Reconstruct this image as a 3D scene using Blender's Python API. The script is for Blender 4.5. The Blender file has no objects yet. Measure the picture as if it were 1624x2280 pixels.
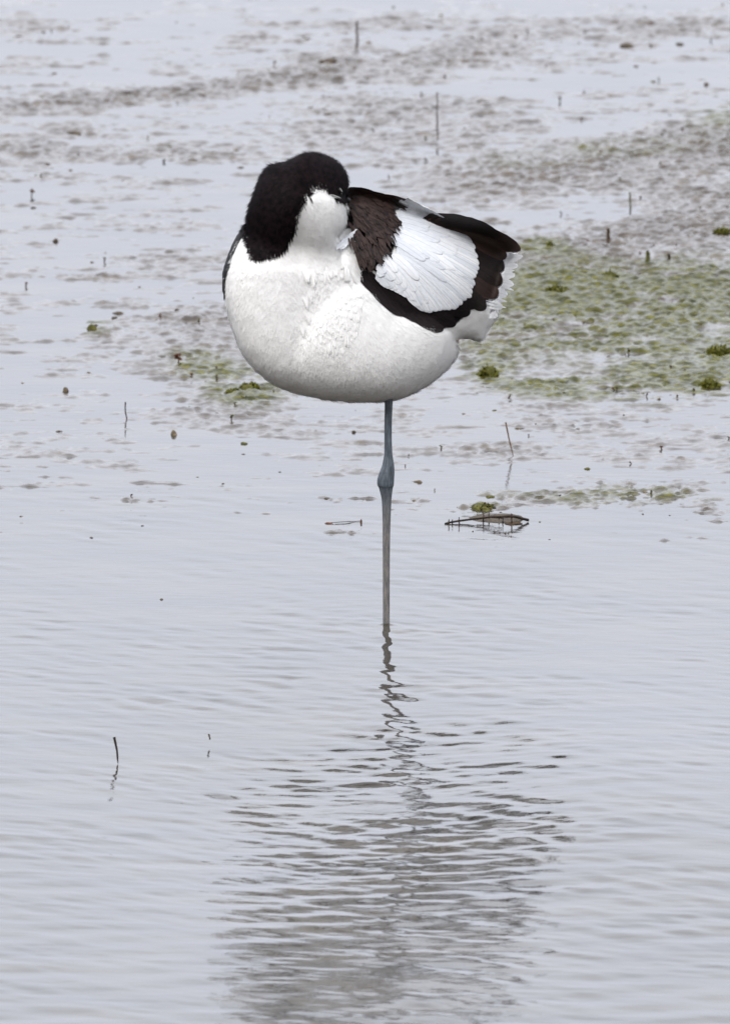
import bpy, bmesh, math, random
import numpy as np
from mathutils import Vector
rnd = random.Random(7); rng = np.random.default_rng(11)
SC = bpy.context.scene
COL = SC.collection

# ------------------------------------------------------------------ camera
# photo coordinates: 1624 x 2280; the bird's foot stands at the origin
S = 0.00028                     # metres per photo unit at the bird
PITCH = math.radians(9.5); DIST = 12.0
FX, FY = 859.0, 1390.0
Rv = np.array([1.0, 0, 0]); Uv = np.array([0, math.sin(PITCH), math.cos(PITCH)]); Fv = np.array([0, math.cos(PITCH), -math.sin(PITCH)])
CAM = -(DIST*Fv + (FX-812)*S*Rv + (1140-FY)*S*Uv)
cd = bpy.data.cameras.new('camera'); cam = bpy.data.objects.new('camera', cd); COL.objects.link(cam)
cam.location = CAM; cam.rotation_euler = (math.pi/2-PITCH, 0, 0)
cd.sensor_fit = 'HORIZONTAL'; cd.sensor_width = 36; cd.lens = 36*DIST/(1624*S)
cd.clip_start = 0.5; cd.clip_end = 5000
cd.dof.use_dof = True; cd.dof.focus_distance = DIST-0.03; cd.dof.aperture_fstop = 62
SC.camera = cam

# ------------------------------------------------------------------ sky, sun, exposure
SUN_EL, SUN_AZ = math.radians(52), math.radians(-60)    # azimuth from +y (behind the bird), to the left
w = bpy.data.worlds.new('World'); SC.world = w; w.use_nodes = True
nt = w.node_tree; nt.nodes.clear()
sky = nt.nodes.new('ShaderNodeTexSky'); sky.sky_type = 'NISHITA'; sky.sun_disc = False
sky.sun_elevation = SUN_EL; sky.sun_rotation = SUN_AZ; sky.dust_density = 3.0
tc = nt.nodes.new('ShaderNodeTexCoord')
cn = nt.nodes.new('ShaderNodeTexNoise'); cn.inputs['Scale'].default_value = 2.6; cn.inputs['Detail'].default_value = 5
mp = nt.nodes.new('ShaderNodeMapping'); mp.inputs['Scale'].default_value = (1, 1, 3.0)
cr = nt.nodes.new('ShaderNodeValToRGB')          # cloud patches
cr.color_ramp.elements[0].position = 0.3; cr.color_ramp.elements[0].color = (.93, .93, .95, 1)
cr.color_ramp.elements[1].position = 0.7; cr.color_ramp.elements[1].color = (1.05, 1.05, 1.05, 1)
sp_ = nt.nodes.new('ShaderNodeSeparateXYZ'); nt.links.new(tc.outputs['Generated'], sp_.inputs[0])
def sky_ramp(src, stops):
    r = nt.nodes.new('ShaderNodeValToRGB'); e = r.color_ramp.elements
    while len(e) < len(stops): e.new(.5)
    for q, (p, c) in zip(e, stops): q.position = p; q.color = (*c, 1)
    nt.links.new(src, r.inputs['Fac']); return r.outputs['Color']
def sky_mul(a_, b_):
    x = nt.nodes.new('ShaderNodeMix'); x.data_type = 'RGBA'; x.blend_type = 'MULTIPLY'; x.inputs['Factor'].default_value = 1
    nt.links.new(a_, x.inputs['A']); nt.links.new(b_, x.inputs['B']); return x.outputs['Result']
# overcast: dull near the horizon, brighter higher up, and brighter on the far side than behind the viewer
elev = sky_ramp(sp_.outputs['Z'], [(0, (8.0, 8.35, 9.5)), (.17, (11.1, 11.55, 12.75)), (.36, (14.9, 15.4, 16.5)), (1, (15.0, 15.3, 15.9))])
ysh = nt.nodes.new('ShaderNodeMapRange'); ysh.inputs[1].default_value = -1; ysh.inputs[2].default_value = 1; nt.links.new(sp_.outputs['Y'], ysh.inputs[0])
side = sky_ramp(ysh.outputs[0], [(0, (.74, .73, .72)), (.35, (.86, .85, .84)), (.6, (1, 1, 1)), (1, (1, 1, 1))])
# low sky behind the viewer is dimmed on purpose, to keep the belly shaded
low = nt.nodes.new('ShaderNodeMapRange'); low.interpolation_type = 'SMOOTHSTEP'; low.inputs[1].default_value = .12; low.inputs[2].default_value = .5; low.inputs[3].default_value = 1; low.inputs[4].default_value = 0
nt.links.new(sp_.outputs['Z'], low.inputs[0])
bank = sky_ramp(ysh.outputs[0], [(0, (.30, .26, .19)), (.38, (.40, .36, .29)), (.56, (1, 1, 1)), (1, (1, 1, 1))])  # invented, unseen bank: a warm dark sky tint added to deepen belly shade
bm_ = nt.nodes.new('ShaderNodeMix'); bm_.data_type = 'RGBA'; bm_.inputs['A'].default_value = (1, 1, 1, 1)
nt.links.new(low.outputs[0], bm_.inputs['Factor']); nt.links.new(bank, bm_.inputs['B'])
cloud = sky_mul(sky_mul(sky_mul(elev, side), cr.outputs['Color']), bm_.outputs['Result'])
mx = nt.nodes.new('ShaderNodeMix'); mx.data_type = 'RGBA'; mx.inputs['Factor'].default_value = 0.86
bg = nt.nodes.new('ShaderNodeBackground'); bg.inputs['Strength'].default_value = 0.1
wo = nt.nodes.new('ShaderNodeOutputWorld')
L = nt.links.new
L(tc.outputs['Generated'], mp.inputs['Vector']); L(mp.outputs['Vector'], cn.inputs['Vector']); L(cn.outputs['Fac'], cr.inputs['Fac'])
L(sky.outputs['Color'], mx.inputs['A']); L(cloud, mx.inputs['B']); L(mx.outputs['Result'], bg.inputs['Color']); L(bg.outputs['Background'], wo.inputs['Surface'])
sd = bpy.data.lights.new('sun', 'SUN'); sd.energy = 1.5; sd.angle = math.radians(14); sd.color = (1, 0.975, 0.94)
so = bpy.data.objects.new('sun', sd); COL.objects.link(so)
sdir = Vector((-.30, -.85, 1.0))
SUN_AZ = math.atan2(sdir.x, sdir.y); sky.sun_rotation = SUN_AZ; sky.sun_elevation = math.asin(sdir.normalized().z)
so.rotation_euler = sdir.to_track_quat('Z', 'Y').to_euler()
SC.view_settings.view_transform = 'Standard'; SC.view_settings.look = 'None'
SC.view_settings.exposure = 0.62; SC.view_settings.gamma = 1

# ------------------------------------------------------------------ helpers
def px2world(px, py, d):
    """photo position and depth (photo units) to world; the bird's own frame"""
    px = np.asarray(px, float); py = np.asarray(py, float); d = np.asarray(d, float)
    return (((px-FX)*S)[..., None]*Rv + ((FY-py)*S)[..., None]*Uv + (d*S)[..., None]*Fv)
def ray(px, py):
    return Fv*DIST + (px-812)*S*Rv + (1140-py)*S*Uv
def ground(px, py, z=0.0):
    r = ray(px, py); t = (z-CAM[2])/r[2]; return CAM+t*r
def upright(px, py, Y):
    r = ray(px, py); t = (Y-CAM[1])/r[1]; return CAM+t*r
def to_photo(P):
    q = P-CAM; dep = q@Fv
    return 812+(q@Rv)/dep*DIST/S, 1140-(q@Uv)/dep*DIST/S

def link_mesh(name, V, F, mat, parent=None, smooth=True, F3=None):
    me = bpy.data.meshes.new(name)
    V = np.ascontiguousarray(V, np.float32)
    fl = []; starts = []; n = 0
    for A in (F, F3):
        if A is None or len(A) == 0: continue
        A = np.asarray(A, np.int32); fl.append(A.ravel()); k = A.shape[1]
        starts.append(n+np.arange(len(A), dtype=np.int32)*k); n += A.size
    me.vertices.add(len(V)); me.vertices.foreach_set('co', V.ravel())
    me.loops.add(n); me.loops.foreach_set('vertex_index', np.concatenate(fl))
    st = np.concatenate(starts); me.polygons.add(len(st)); me.polygons.foreach_set('loop_start', st)
    me.update(calc_edges=True); me.validate()
    if smooth: me.shade_smooth()
    if mat is not None: me.materials.append(mat)
    o = bpy.data.objects.new(name, me); COL.objects.link(o)
    if parent is not None: o.parent = parent
    return o
def fattr(o, name, vals):
    a = o.data.attributes.new(name, 'FLOAT', 'POINT'); a.data.foreach_set('value', np.asarray(vals, np.float32))
def tag(o, label=None, cat=None, group=None, kind=None):
    if label: o['label'] = label
    if cat: o['category'] = cat
    if group: o['group'] = group
    if kind: o['kind'] = kind
    return o
def empty(name, loc):
    o = bpy.data.objects.new(name, None); COL.objects.link(o); o.location = loc; o.empty_display_size = 0.01; return o

class M:                       # tiny node-material helper
    def __init__(s, name):
        s.m = bpy.data.materials.new(name); s.m.use_nodes = True; s.t = s.m.node_tree
        s.b = s.t.nodes['Principled BSDF']
    def n(s, typ, **kw):
        x = s.t.nodes.new(typ)
        for k, v in kw.items():
            if k in x.inputs: x.inputs[k].default_value = v
            else: setattr(x, k, v)
        return x
    def l(s, a, b): s.t.links.new(a, b)
    def ramp(s, src, stops):
        r = s.n('ShaderNodeValToRGB'); e = r.color_ramp.elements
        while len(e) < len(stops): e.new(0.5)
        for q, (p, c) in zip(e, stops): q.position = p; q.color = (*c, 1) if len(c) == 3 else c
        s.l(src, r.inputs['Fac']); return r.outputs['Color']
    def mix(s, f, a, b):
        x = s.n('ShaderNodeMix', data_type='RGBA')
        for v, k in ((f, 'Factor'), (a, 'A'), (b, 'B')):
            if hasattr(v, 'links'): s.l(v, x.inputs[k])
            elif k == 'Factor': x.inputs[k].default_value = v
            else: x.inputs[k].default_value = (*v, 1)
        return x.outputs['Result']
    def noise(s, scale, detail=4, vec=None, rough=0.55):
        x = s.n('ShaderNodeTexNoise', Scale=scale, Detail=detail, Roughness=rough)
        s.l(vec if vec is not None else s.obj(), x.inputs['Vector']); return x.outputs['Fac']
    def obj(s, scale=None):
        t = s.n('ShaderNodeTexCoord').outputs['Object']
        if scale is None: return t
        mpp = s.n('ShaderNodeMapping'); mpp.inputs['Scale'].default_value = scale; s.l(t, mpp.inputs['Vector']); return mpp.outputs['Vector']
    def attr(s, name): return s.n('ShaderNodeAttribute', attribute_name=name).outputs['Fac']
    def bump(s, h, dist, strength=1.0):
        b = s.n('ShaderNodeBump'); b.inputs['Distance'].default_value = dist; b.inputs['Strength'].default_value = strength
        s.l(h, b.inputs['Height']); s.l(b.outputs['Normal'], s.b.inputs['Normal'])
    def set(s, **kw):
        for k, v in kw.items():
            k = k.replace('_', ' ')
            if hasattr(v, 'links'): s.l(v, s.b.inputs[k])
            elif k == 'Base Color': s.b.inputs[k].default_value = (*v, 1)
            else: s.b.inputs[k].default_value = v
        return s

def spectral(nx, ny, dx, dy, lo, hi, slope, seed, ax=1.0, ay=1.0):
    """band-limited noise on a grid, unit variance; wavelengths lo..hi metres"""
    g = np.random.default_rng(seed)
    W = np.fft.rfft2(g.standard_normal((ny, nx)))
    kx = np.fft.rfftfreq(nx, dx)*ax; ky = np.fft.fftfreq(ny, dy)[:, None]*ay
    k = np.sqrt(kx**2+ky**2)+1e-9
    A = k**slope*np.exp(-(k*lo)**2)*np.exp(-(1/(k*hi))**2)
    r = np.fft.irfft2(W*A, s=(ny, nx)); return (r-r.mean())/r.std()

def sstep(a, b, x):
    t = np.clip((x-a)/(b-a), 0, 1); return t*t*(3-2*t)

def axis(parts):
    out = []
    for a, b, st in parts: out.append(np.arange(a, b-1e-9, st))
    out.append(np.array([parts[-1][1]])); return np.concatenate(out)
def skirt(xs, ys, far):
    """push the outermost rows out to the horizon"""
    return np.concatenate([[-far, xs[0]-2], xs, [xs[-1]+2, far]]), np.concatenate([[-far, ys[0]-2], ys, [ys[-1]+2, far]])
def grid_faces(nx, ny):
    i = np.arange(ny-1)[:, None]*nx+np.arange(nx-1)[None]; i = i.ravel()
    return np.stack([i, i+1, i+nx+1, i+nx], 1)

# ------------------------------------------------------------------ mud flat
def blob(PX, PY, lst):
    r = np.zeros_like(PX)
    for cx, cy, sx, sy, a, tilt in lst:
        dy = PY-cy+(PX-cx)*tilt
        r += a*np.exp(-((PX-cx)/sx)**2-(dy/sy)**2)
    return r
# centre, spread (photo units on the flat), rise in mm, slant
ZONES = [(150, 228, 260, 20, 2.6, .08), (480, 195, 200, 20, 2.2, .10), (700, 150, 130, 38, 1.7, .1), (960, 135, 190, 42, 1.7, .12), (60, 50, 110, 26, 1.3, 0),
         (1330, 45, 300, 40, .8, .1), (1500, 60, 150, 26, 1.3, .1), (900, 50, 160, 30, 1.0, .1), (90, 330, 160, 22, 1.4, 0), (330, 340, 150, 22, 1.5, 0), (450, 350, 70, 12, 1.3, 0), (170, 292, 50, 8, 1.6, 0),
         (120, 395, 150, 22, 1.0, 0), (850, 240, 220, 40, 1.0, .1), (960, 290, 260, 45, 1.0, .1), (820, 365, 160, 16, 1.0, 0),
         (1400, 345, 300, 42, 2.6, .1), (1600, 300, 140, 50, 1.8, .1), (1150, 400, 250, 30, 1.4, 0), (1050, 420, 110, 18, 1.2, 0), (1560, 420, 140, 60, 1.6, .1), (1380, 420, 240, 30, 1.0, 0),
         (1450, 520, 300, 38, 2.0, .12), (1600, 520, 140, 60, 1.4, 0), (1250, 560, 160, 45, 1.6, 0), (1330, 590, 260, 40, 1.4, 0),
         (1350, 650, 300, 50, 2.9, .06), (1560, 650, 160, 60, 2.4, 0), (1180, 660, 130, 40, 2.2, 0), (1400, 740, 330, 55, 2.2, 0), (1120, 760, 160, 50, 1.8, 0), (1560, 840, 220, 40, 2.0, .1), (1280, 860, 160, 24, 1.7, 0), (1087, 830, 60, 26, 1.6, 0),
         (350, 575, 220, 22, 1.1, .05), (120, 610, 130, 16, .8, 0), (430, 720, 130, 40, 1.5, .05), (420, 810, 110, 40, 1.7, .1), (540, 870, 110, 40, 2.2, 0), (220, 740, 60, 22, 1.3, 0), (110, 830, 150, 16, .9, 0), (450, 905, 120, 16, .9, 0),
         (650, 950, 160, 26, 1.0, 0), (1300, 940, 260, 26, 1.2, 0), (1090, 1000, 90, 14, 1.5, 0), (1150, 1010, 300, 26, .8, 0), (1300, 1105, 260, 22, 2.1, .03), (1090, 1130, 80, 16, 2.3, .1), (1560, 1140, 120, 18, 1.7, 0), (760, 1110, 60, 8, 1.5, 0), (1480, 1205, 90, 7, 1.2, .05), (900, 1115, 60, 10, 1.4, 0)]
ALGAE = [(1350, 640, 300, 45, 1.1, .05), (1560, 670, 160, 70, 1.2, 0), (1180, 650, 110, 30, 1.1, 0), (1350, 740, 380, 60, .8, 0), (1560, 845, 200, 40, 1.0, .1), (1260, 865, 130, 20, .9, 0), (1087, 825, 50, 26, 1.2, 0), (545, 865, 85, 32, 1.2, 0), (1220, 550, 60, 20, .9, 0),
         (1350, 340, 260, 28, .35, .1), (440, 815, 80, 30, .5, 0), (205, 725, 40, 20, .8, 0), (1300, 1105, 240, 20, .45, 0), (1080, 1120, 60, 14, .5, 0), (1600, 260, 60, 30, .6, 0)]
mx_ = axis([(-.9, -.32, .004), (-.32, .34, .0013), (.34, .9, .004)])
my_ = axis([(-1.8, .0, .02), (.0, 2.7, .0032), (2.7, 3.6, .012)])
def mud_height(X, Y):
    P = np.stack([X, Y, np.zeros_like(X)], -1); PX, PY = to_photo(P)
    PY = np.clip(PY, -400, 4000)
    z = blob(PX, PY, ZONES)
    return PX, PY, z
NX, NY, DX, DY = 1500, 2000, .0012, .0028        # noise canvas
def canvas(x, y, A):
    fx = np.clip((x+.9)/DX, 0, NX-1.001); fy = np.clip((y+1.8)/DY, 0, NY-1.001)
    ix = fx.astype(int); iy = fy.astype(int); tx = fx-ix; ty = fy-iy
    return (A[iy, ix]*(1-tx)+A[iy, ix+1]*tx)*(1-ty)+(A[iy+1, ix]*(1-tx)+A[iy+1, ix+1]*tx)*ty
nA = spectral(NX, NY, DX, DY, .007, .12, -1.15, 1, ax=2.0)
nB = spectral(NX, NY, DX, DY, .0055, .036, -.75, 2, ax=1.6)      # the streaky wet ripples in the mud
nC = spectral(NX, NY, DX, DY, .0022, .012, 0, 3)
nF = spectral(NX, NY, DX, DY, .0036, .014, -.4, 6, ax=1.4)
nD = spectral(NX, NY, DX, DY, .05, .4, -1.5, 4)
X, Y = np.meshgrid(mx_, my_)
PX, PY, zone = mud_height(X, Y)
a, b, c, dd, ff = (canvas(X, Y, q) for q in (nA, nB, nC, nD, nF))
shore = sstep(1240, 1000, PY+18*dd)
zr = np.clip(zone+.35*a+.25*dd, 0, 3)                       # how churned the mud is
base = -2.45+2.1*shore+1.05*zone
mm = base+.65*a+.35*dd+(.12+.46*zr)*b+(.07+.24*zr)*ff+1.7*np.clip(c-1.8, 0, 2)*shore*(.4+.6*np.clip(zone, 0, 1))
mm = np.where(mm > 0, mm/(1+.10*mm), mm)
deep = sstep(1180, 1500, PY)
mud_z = (mm-14*deep)*.001
algae = np.clip(blob(PX, PY, ALGAE)*(1.75+.6*dd+.75*a+.35*b)-.15, 0, 1.25)*(zone > .3)
xs, ys = skirt(mx_, my_, 900)
Zp = np.full((len(ys), len(xs)), -.03); Zp[2:-2, 2:-2] = mud_z
Ap = np.zeros_like(Zp); Ap[2:-2, 2:-2] = algae
XX, YY = np.meshgrid(xs, ys)
m = M('wet_mud')
n1 = m.noise(1, 6, m.obj((45, 120, 100))); n2 = m.noise(1, 5, m.obj((160, 300, 300)))
mudc = m.ramp(n1, [(.3, (.026, .017, .011)), (.55, (.052, .038, .026)), (.75, (.098, .073, .050))])
alc = m.ramp(n2, [(.3, (.013, .014, .0008)), (.5, (.040, .040, .002)), (.72, (.115, .106, .006))])
aat = m.attr('algae')
m.set(Base_Color=m.mix(aat, mudc, alc), Roughness=m.ramp(m.attr('wet'), [(0, (.38,)*3), (.6, (.20,)*3), (1, (.07,)*3)]), Specular_IOR_Level=m.mix(aat, m.ramp(m.attr('wet'), [(0, (.17,)*3), (.5, (.27,)*3), (1, (.53,)*3)]), (.09,)*3))
m.bump(n2, .0010, .3)
mud = link_mesh('mudflat', np.stack([XX, YY, Zp], -1).reshape(-1, 3), grid_faces(len(xs), len(ys)), m.m)
fattr(mud, 'algae', Ap.ravel()); fattr(mud, 'wet', np.clip(1-Zp/.005, 0, 1).ravel())
tag(mud, kind='structure')

# ------------------------------------------------------------------ water
wx = axis([(-.9, -.34, .005), (-.34, -.02, .0024), (-.02, .02, .0009), (.02, .36, .0024), (.36, .9, .005)])
wy = axis([(-1.9, -.03, .0032), (-.03, .03, .0013), (.03, 1.2, .0036), (1.2, 3.6, .01)])
X, Y = np.meshgrid(wx, wy)
H = np.zeros_like(X); g = np.random.default_rng(5)
env1 = np.clip(.8+.3*canvas(X, Y, nD), .2, 1.5)*(.50+.58*np.exp(-((X-.03)/.16)**2-((Y+.55)/.5)**2))
front = sstep(.9, -.1, Y)                                # livelier in the open water
near = sstep(-.25, -.9, Y)
SLOPE = .063
for i in range(46):
    lam = .009*(4.0**g.random()); th = g.normal(.6, .5); ph = g.random()*6.283
    kx, ky = math.sin(th), math.cos(th); k = 6.283/lam
    amp = SLOPE/k*math.sqrt(2/46)*1.25
    H += amp*np.sin(k*(kx*X+ky*Y)+ph+.8*np.sin(9*X+i)+.6*np.sin(5*Y+2*i))*env1*(.25+.75*front)
for i in range(16):                                      # longer, rounder waves nearer the viewer
    lam = .03*(2.4**g.random()); th = g.normal(.1, .45); ph = g.random()*6.283; k = 6.283/lam
    amp = .026/k*math.sqrt(2/16)
    H += amp*np.sin(k*(math.sin(th)*X+math.cos(th)*Y)+ph+.9*np.sin(7*X+i))*(.15+.85*near)*front
R = np.hypot(X, Y)
H += .0011*np.exp(-np.clip(R-.0022, 0, 1)/.0022)          # meniscus climbing the leg
H += .00010*np.sin(6.283*R/.017-1)*np.exp(-R/.10)*sstep(.004, .02, R)
# a slow cross swell in front of the bird
H += .0085*np.sin(6.283*(X-.05)/.50)*np.exp(-((Y+.62)/.36)**2)*np.exp(-((X-.05)/.3)**2)
xs, ys = skirt(wx, wy, 900)
Hp = np.zeros((len(ys), len(xs))); Hp[2:-2, 2:-2] = H*np.exp(-np.clip(np.abs(X)-.75, 0, 1)*30)
XX, YY = np.meshgrid(xs, ys)
m = M('murky_water')
m.set(Base_Color=m.ramp(m.noise(9, 3, m.obj((1, 2, 1))), [(.35, (.020, .018, .016)), (.7, (.050, .042, .032))]), Roughness=.03, IOR=1.333, Specular_IOR_Level=.5)
v = m.obj((55, 150, 1)); m.bump(m.noise(1.0, 4, v), .00022, 1)
water = link_mesh('water', np.stack([XX, YY, Hp], -1).reshape(-1, 3), grid_faces(len(xs), len(ys)), m.m)
tag(water, kind='structure')
del XX, YY, Hp, H, X, Y, Zp, Ap, env1, front, near, R

# ------------------------------------------------------------------ the bird
H_ = 3.0                                                   # voxel, photo units
gx = np.arange(474, 1190, H_); gz = np.arange(325, 915, H_)
YOFF = -150.0
def inside(poly, x, z):
    r = np.zeros(np.shape(x), bool); n = len(poly)
    for i in range(n):
        x0, y0 = poly[i]; x1, y1 = poly[(i+1) % n]
        if y0 == y1: continue
        cnd = ((y0 > z) != (y1 > z)) & (x < (x1-x0)*(z-y0)/(y1-y0)+x0)
        r ^= cnd
    return r
def catmull(poly, n=6):
    P = np.array(poly, float); out = []
    N = len(P)
    for i in range(N):
        p0, p1, p2, p3 = P[i-1], P[i], P[(i+1) % N], P[(i+2) % N]
        for t in np.arange(n)/n:
            out.append(.5*((2*p1)+(-p0+p2)*t+(2*p0-5*p1+4*p2-p3)*t*t+(-p0+3*p1-3*p2+p3)*t**3))
    return [tuple(q) for q in out]
GX, GZ = np.meshgrid(gx, gz, indexing='ij')
def dilate(mask):
    m2 = mask.copy(); m2[1:] |= mask[:-1]; m2[:-1] |= mask[1:]; m2[:, 1:] |= mask[:, :-1]; m2[:, :-1] |= mask[:, 1:]; return m2
def inflate(poly, k, its=1500):
    """Poisson-inflated half thickness over an outline; negative outside"""
    mask = inside(catmull(poly), GX, GZ)
    u = np.zeros_like(GX)
    for _ in range(its):
        n = np.zeros_like(u)
        n[1:-1, 1:-1] = .25*(u[2:, 1:-1]+u[:-2, 1:-1]+u[1:-1, 2:]+u[1:-1, :-2]+H_*H_)
        u = np.where(mask, n, 0)
    T = k*np.sqrt(u)
    # distance-like falloff outside
    d = np.zeros_like(u); mk = mask.copy()
    for i in range(30):
        m2 = dilate(mk); d[m2 & ~mk] = -(i+.5)*H_; mk = m2
    d[~mk] = -100
    return np.where(mask, T, d)
TORSO = [(552, 497), (530, 530), (512, 570), (501, 605), (500, 640), (505, 680), (517, 725), (535, 775), (562, 815), (600, 848), (640, 868), (690, 881), (740, 890), (800, 893), (865, 891), (905, 880), (950, 856), (985, 828), (1009, 800), (1018, 774), (1013, 757), (1034, 752), (1066, 757), (1081, 734), (1104, 704), (1110, 680), (1112, 660), (1122, 640), (1126, 610), (1140, 585), (1146, 562), (1133, 540), (1106, 525), (1060, 506), (1014, 492), (973, 480), (938, 459), (895, 450), (838, 432), (776, 422), (700, 430), (620, 450), (570, 480)]
HEAD = [(568, 582), (553, 500), (558, 465), (569, 432), (588, 390), (606, 373), (633, 368), (660, 357), (686, 347), (716, 350), (743, 361), (760, 377), (770, 396), (773, 416), (771, 440), (771, 464), (770, 487), (764, 510), (752, 532), (758, 560), (750, 600), (700, 622), (640, 622), (592, 606)]
BREAST = [(575, 510), (525, 560), (504, 640), (511, 700), (536, 775), (562, 815), (600, 848), (650, 862), (700, 845), (745, 800), (785, 745), (806, 685), (804, 610), (780, 560), (740, 530), (660, 520)]
FLANK = [(770, 625), (835, 655), (875, 695), (910, 708), (960, 718), (1000, 747), (1016, 772), (1008, 797), (985, 826), (950, 856), (905, 880), (865, 891), (800, 892), (740, 888), (680, 874), (640, 800), (690, 690)]
WING = [(778, 430), (838, 434), (895, 452), (938, 461), (973, 482), (1014, 494), (1060, 508), (1106, 527), (1136, 552), (1112, 600), (1105, 640), (1080, 676), (1055, 674), (1025, 698), (985, 726), (950, 706), (895, 698), (865, 672), (832, 634), (814, 610), (799, 583), (788, 555), (778, 500)]
T0 = inflate(TORSO, 1.5); T1 = inflate(HEAD, 1.75); T2 = inflate(BREAST, .55); T3 = inflate(FLANK, .85); T4 = inflate(WING, .42)
axis0 = .50*(GX-690)+30*sstep(620, 480, GZ)
front0 = axis0-np.clip(T0, 0, None)
def fill(F, mask, its=400):
    F = F.copy(); F[~mask] = F[mask].mean(); 
    for _ in range(its):
        P = np.pad(F, 1, mode='edge'); A = .25*(P[2:, 1:-1]+P[:-2, 1:-1]+P[1:-1, 2:]+P[1:-1, :-2]); F = np.where(mask, F, A)
    return F
def blur(F, n):
    for _ in range(n):
        P = np.pad(F, 1, mode='edge'); F = .2*(F+P[2:, 1:-1]+P[:-2, 1:-1]+P[1:-1, 2:]+P[1:-1, :-2])
    return F
front0 = fill(front0, T0 > 45)
front0 = blur(front0, 30)
c1 = -95+55*sstep(640, 770, GX)*sstep(560, 430, GZ)+(50+32*sstep(610, 680, GX))*sstep(440, 610, GZ)
gy = np.arange(-300, 300, H_)
def slab(T, c, yy): return np.abs(yy-c)-T
def smin(a, b, k):
    h = np.clip(.5+.5*(b-a)/k, 0, 1); return b*(1-h)+a*h-k*h*(1-h)
LUMP = np.maximum(np.maximum(.85*np.clip(T2, 0, None), 1.0*np.clip(T3, 0, None)), .75*np.clip(T4, 0, None))
LUMP = blur(LUMP, 14)*(T0 > 0)
vol = np.empty((len(gx), len(gy), len(gz)), np.float32)
for j, yy in enumerate(gy):
    f = np.where(yy < axis0, axis0-T0-LUMP-yy, yy-axis0-T0)
    f = np.where(T0 > 0, f, np.maximum(f, np.abs(yy-axis0)-T0))
    f = smin(f, slab(T1, c1, yy), 40)
    vol[:, j] = f
def surface_nets(F, o, h):
    ins = F < 0
    nx, ny, nz = F.shape
    acc = np.zeros((nx-1, ny-1, nz-1, 3), np.float32); cnt = np.zeros((nx-1, ny-1, nz-1), np.int8)
    cs = [(i, j, k) for i in (0, 1) for j in (0, 1) for k in (0, 1)]
    def sl(c): return F[c[0]:nx-1+c[0], c[1]:ny-1+c[1], c[2]:nz-1+c[2]]
    for p in cs:
        for ax in range(3):
            if p[ax]: continue
            q = list(p); q[ax] = 1
            A, B = sl(p), sl(q); mk = (A < 0) != (B < 0)
            t = np.where(mk, A/np.where(mk, A-B, 1), 0)
            cnt += mk
            for d in range(3):
                acc[..., d] += mk*(p[d]+(t if d == ax else 0))
    act = cnt > 0
    idx = -np.ones(act.shape, np.int64); idx[act] = np.arange(act.sum())
    I = np.argwhere(act)
    V = (I+acc[act]/cnt[act][:, None])*h+np.array(o)
    Q = []
    for ax in range(3):
        b_, c_ = (ax+1) % 3, (ax+2) % 3
        s0 = [slice(1, -1)]*3; s0[ax] = slice(0, -1); s1 = [slice(1, -1)]*3; s1[ax] = slice(1, None)
        A, B = ins[tuple(s0)], ins[tuple(s1)]
        for flip in (False, True):
            e = np.argwhere((A & ~B) if not flip else (~A & B))
            if len(e) == 0: continue
            e[:, b_] += 1; e[:, c_] += 1
            qs = []
            for db, dc in ((0, 0), (-1, 0), (-1, -1), (0, -1)):
                z = e.copy(); z[:, b_] += db; z[:, c_] += dc; qs.append(idx[z[:, 0], z[:, 1], z[:, 2]])
            q = np.stack(qs, 1)
            Q.append(q[:, ::-1] if flip else q)
    return V, np.concatenate(Q)
BV, BQ = surface_nets(vol, (gx[0], gy[0], gz[0]), H_)
# light smoothing
E = np.concatenate([BQ[:, [0, 1]], BQ[:, [1, 2]], BQ[:, [2, 3]], BQ[:, [3, 0]]]); E = np.concatenate([E, E[:, ::-1]])
deg = np.bincount(E[:, 0], minlength=len(BV))[:, None]
for _ in range(4):
    Sm = np.stack([np.bincount(E[:, 0], BV[E[:, 1], d], minlength=len(BV)) for d in range(3)], 1)
    BV = .5*BV+.5*Sm/deg
# soft unevenness of the feather tracts
gq = np.random.default_rng(21); und = np.zeros(len(BV))
for _ in range(36):
    kk = gq.standard_normal(3)*np.array([1, 1, .6]); kk *= 6.283/gq.uniform(26, 85)/np.linalg.norm(kk)
    und += np.sin(BV@kk+gq.uniform(0, 6.28)+.8*np.sin(BV[:, 0]/37+BV[:, 2]/51))
cn_ = np.cross(BV[BQ[:, 2]]-BV[BQ[:, 0]], BV[BQ[:, 3]]-BV[BQ[:, 1]])
vn_ = np.stack([sum(np.bincount(BQ[:, k], cn_[:, d], minlength=len(BV)) for k in range(4)) for d in range(3)], 1); vn_ /= np.linalg.norm(vn_, axis=1, keepdims=True)
BV = BV+vn_*(und/und.std()*.24)[:, None]
def frame(V): return px2world(V[:, 0], V[:, 2], V[:, 1]+YOFF)
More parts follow.
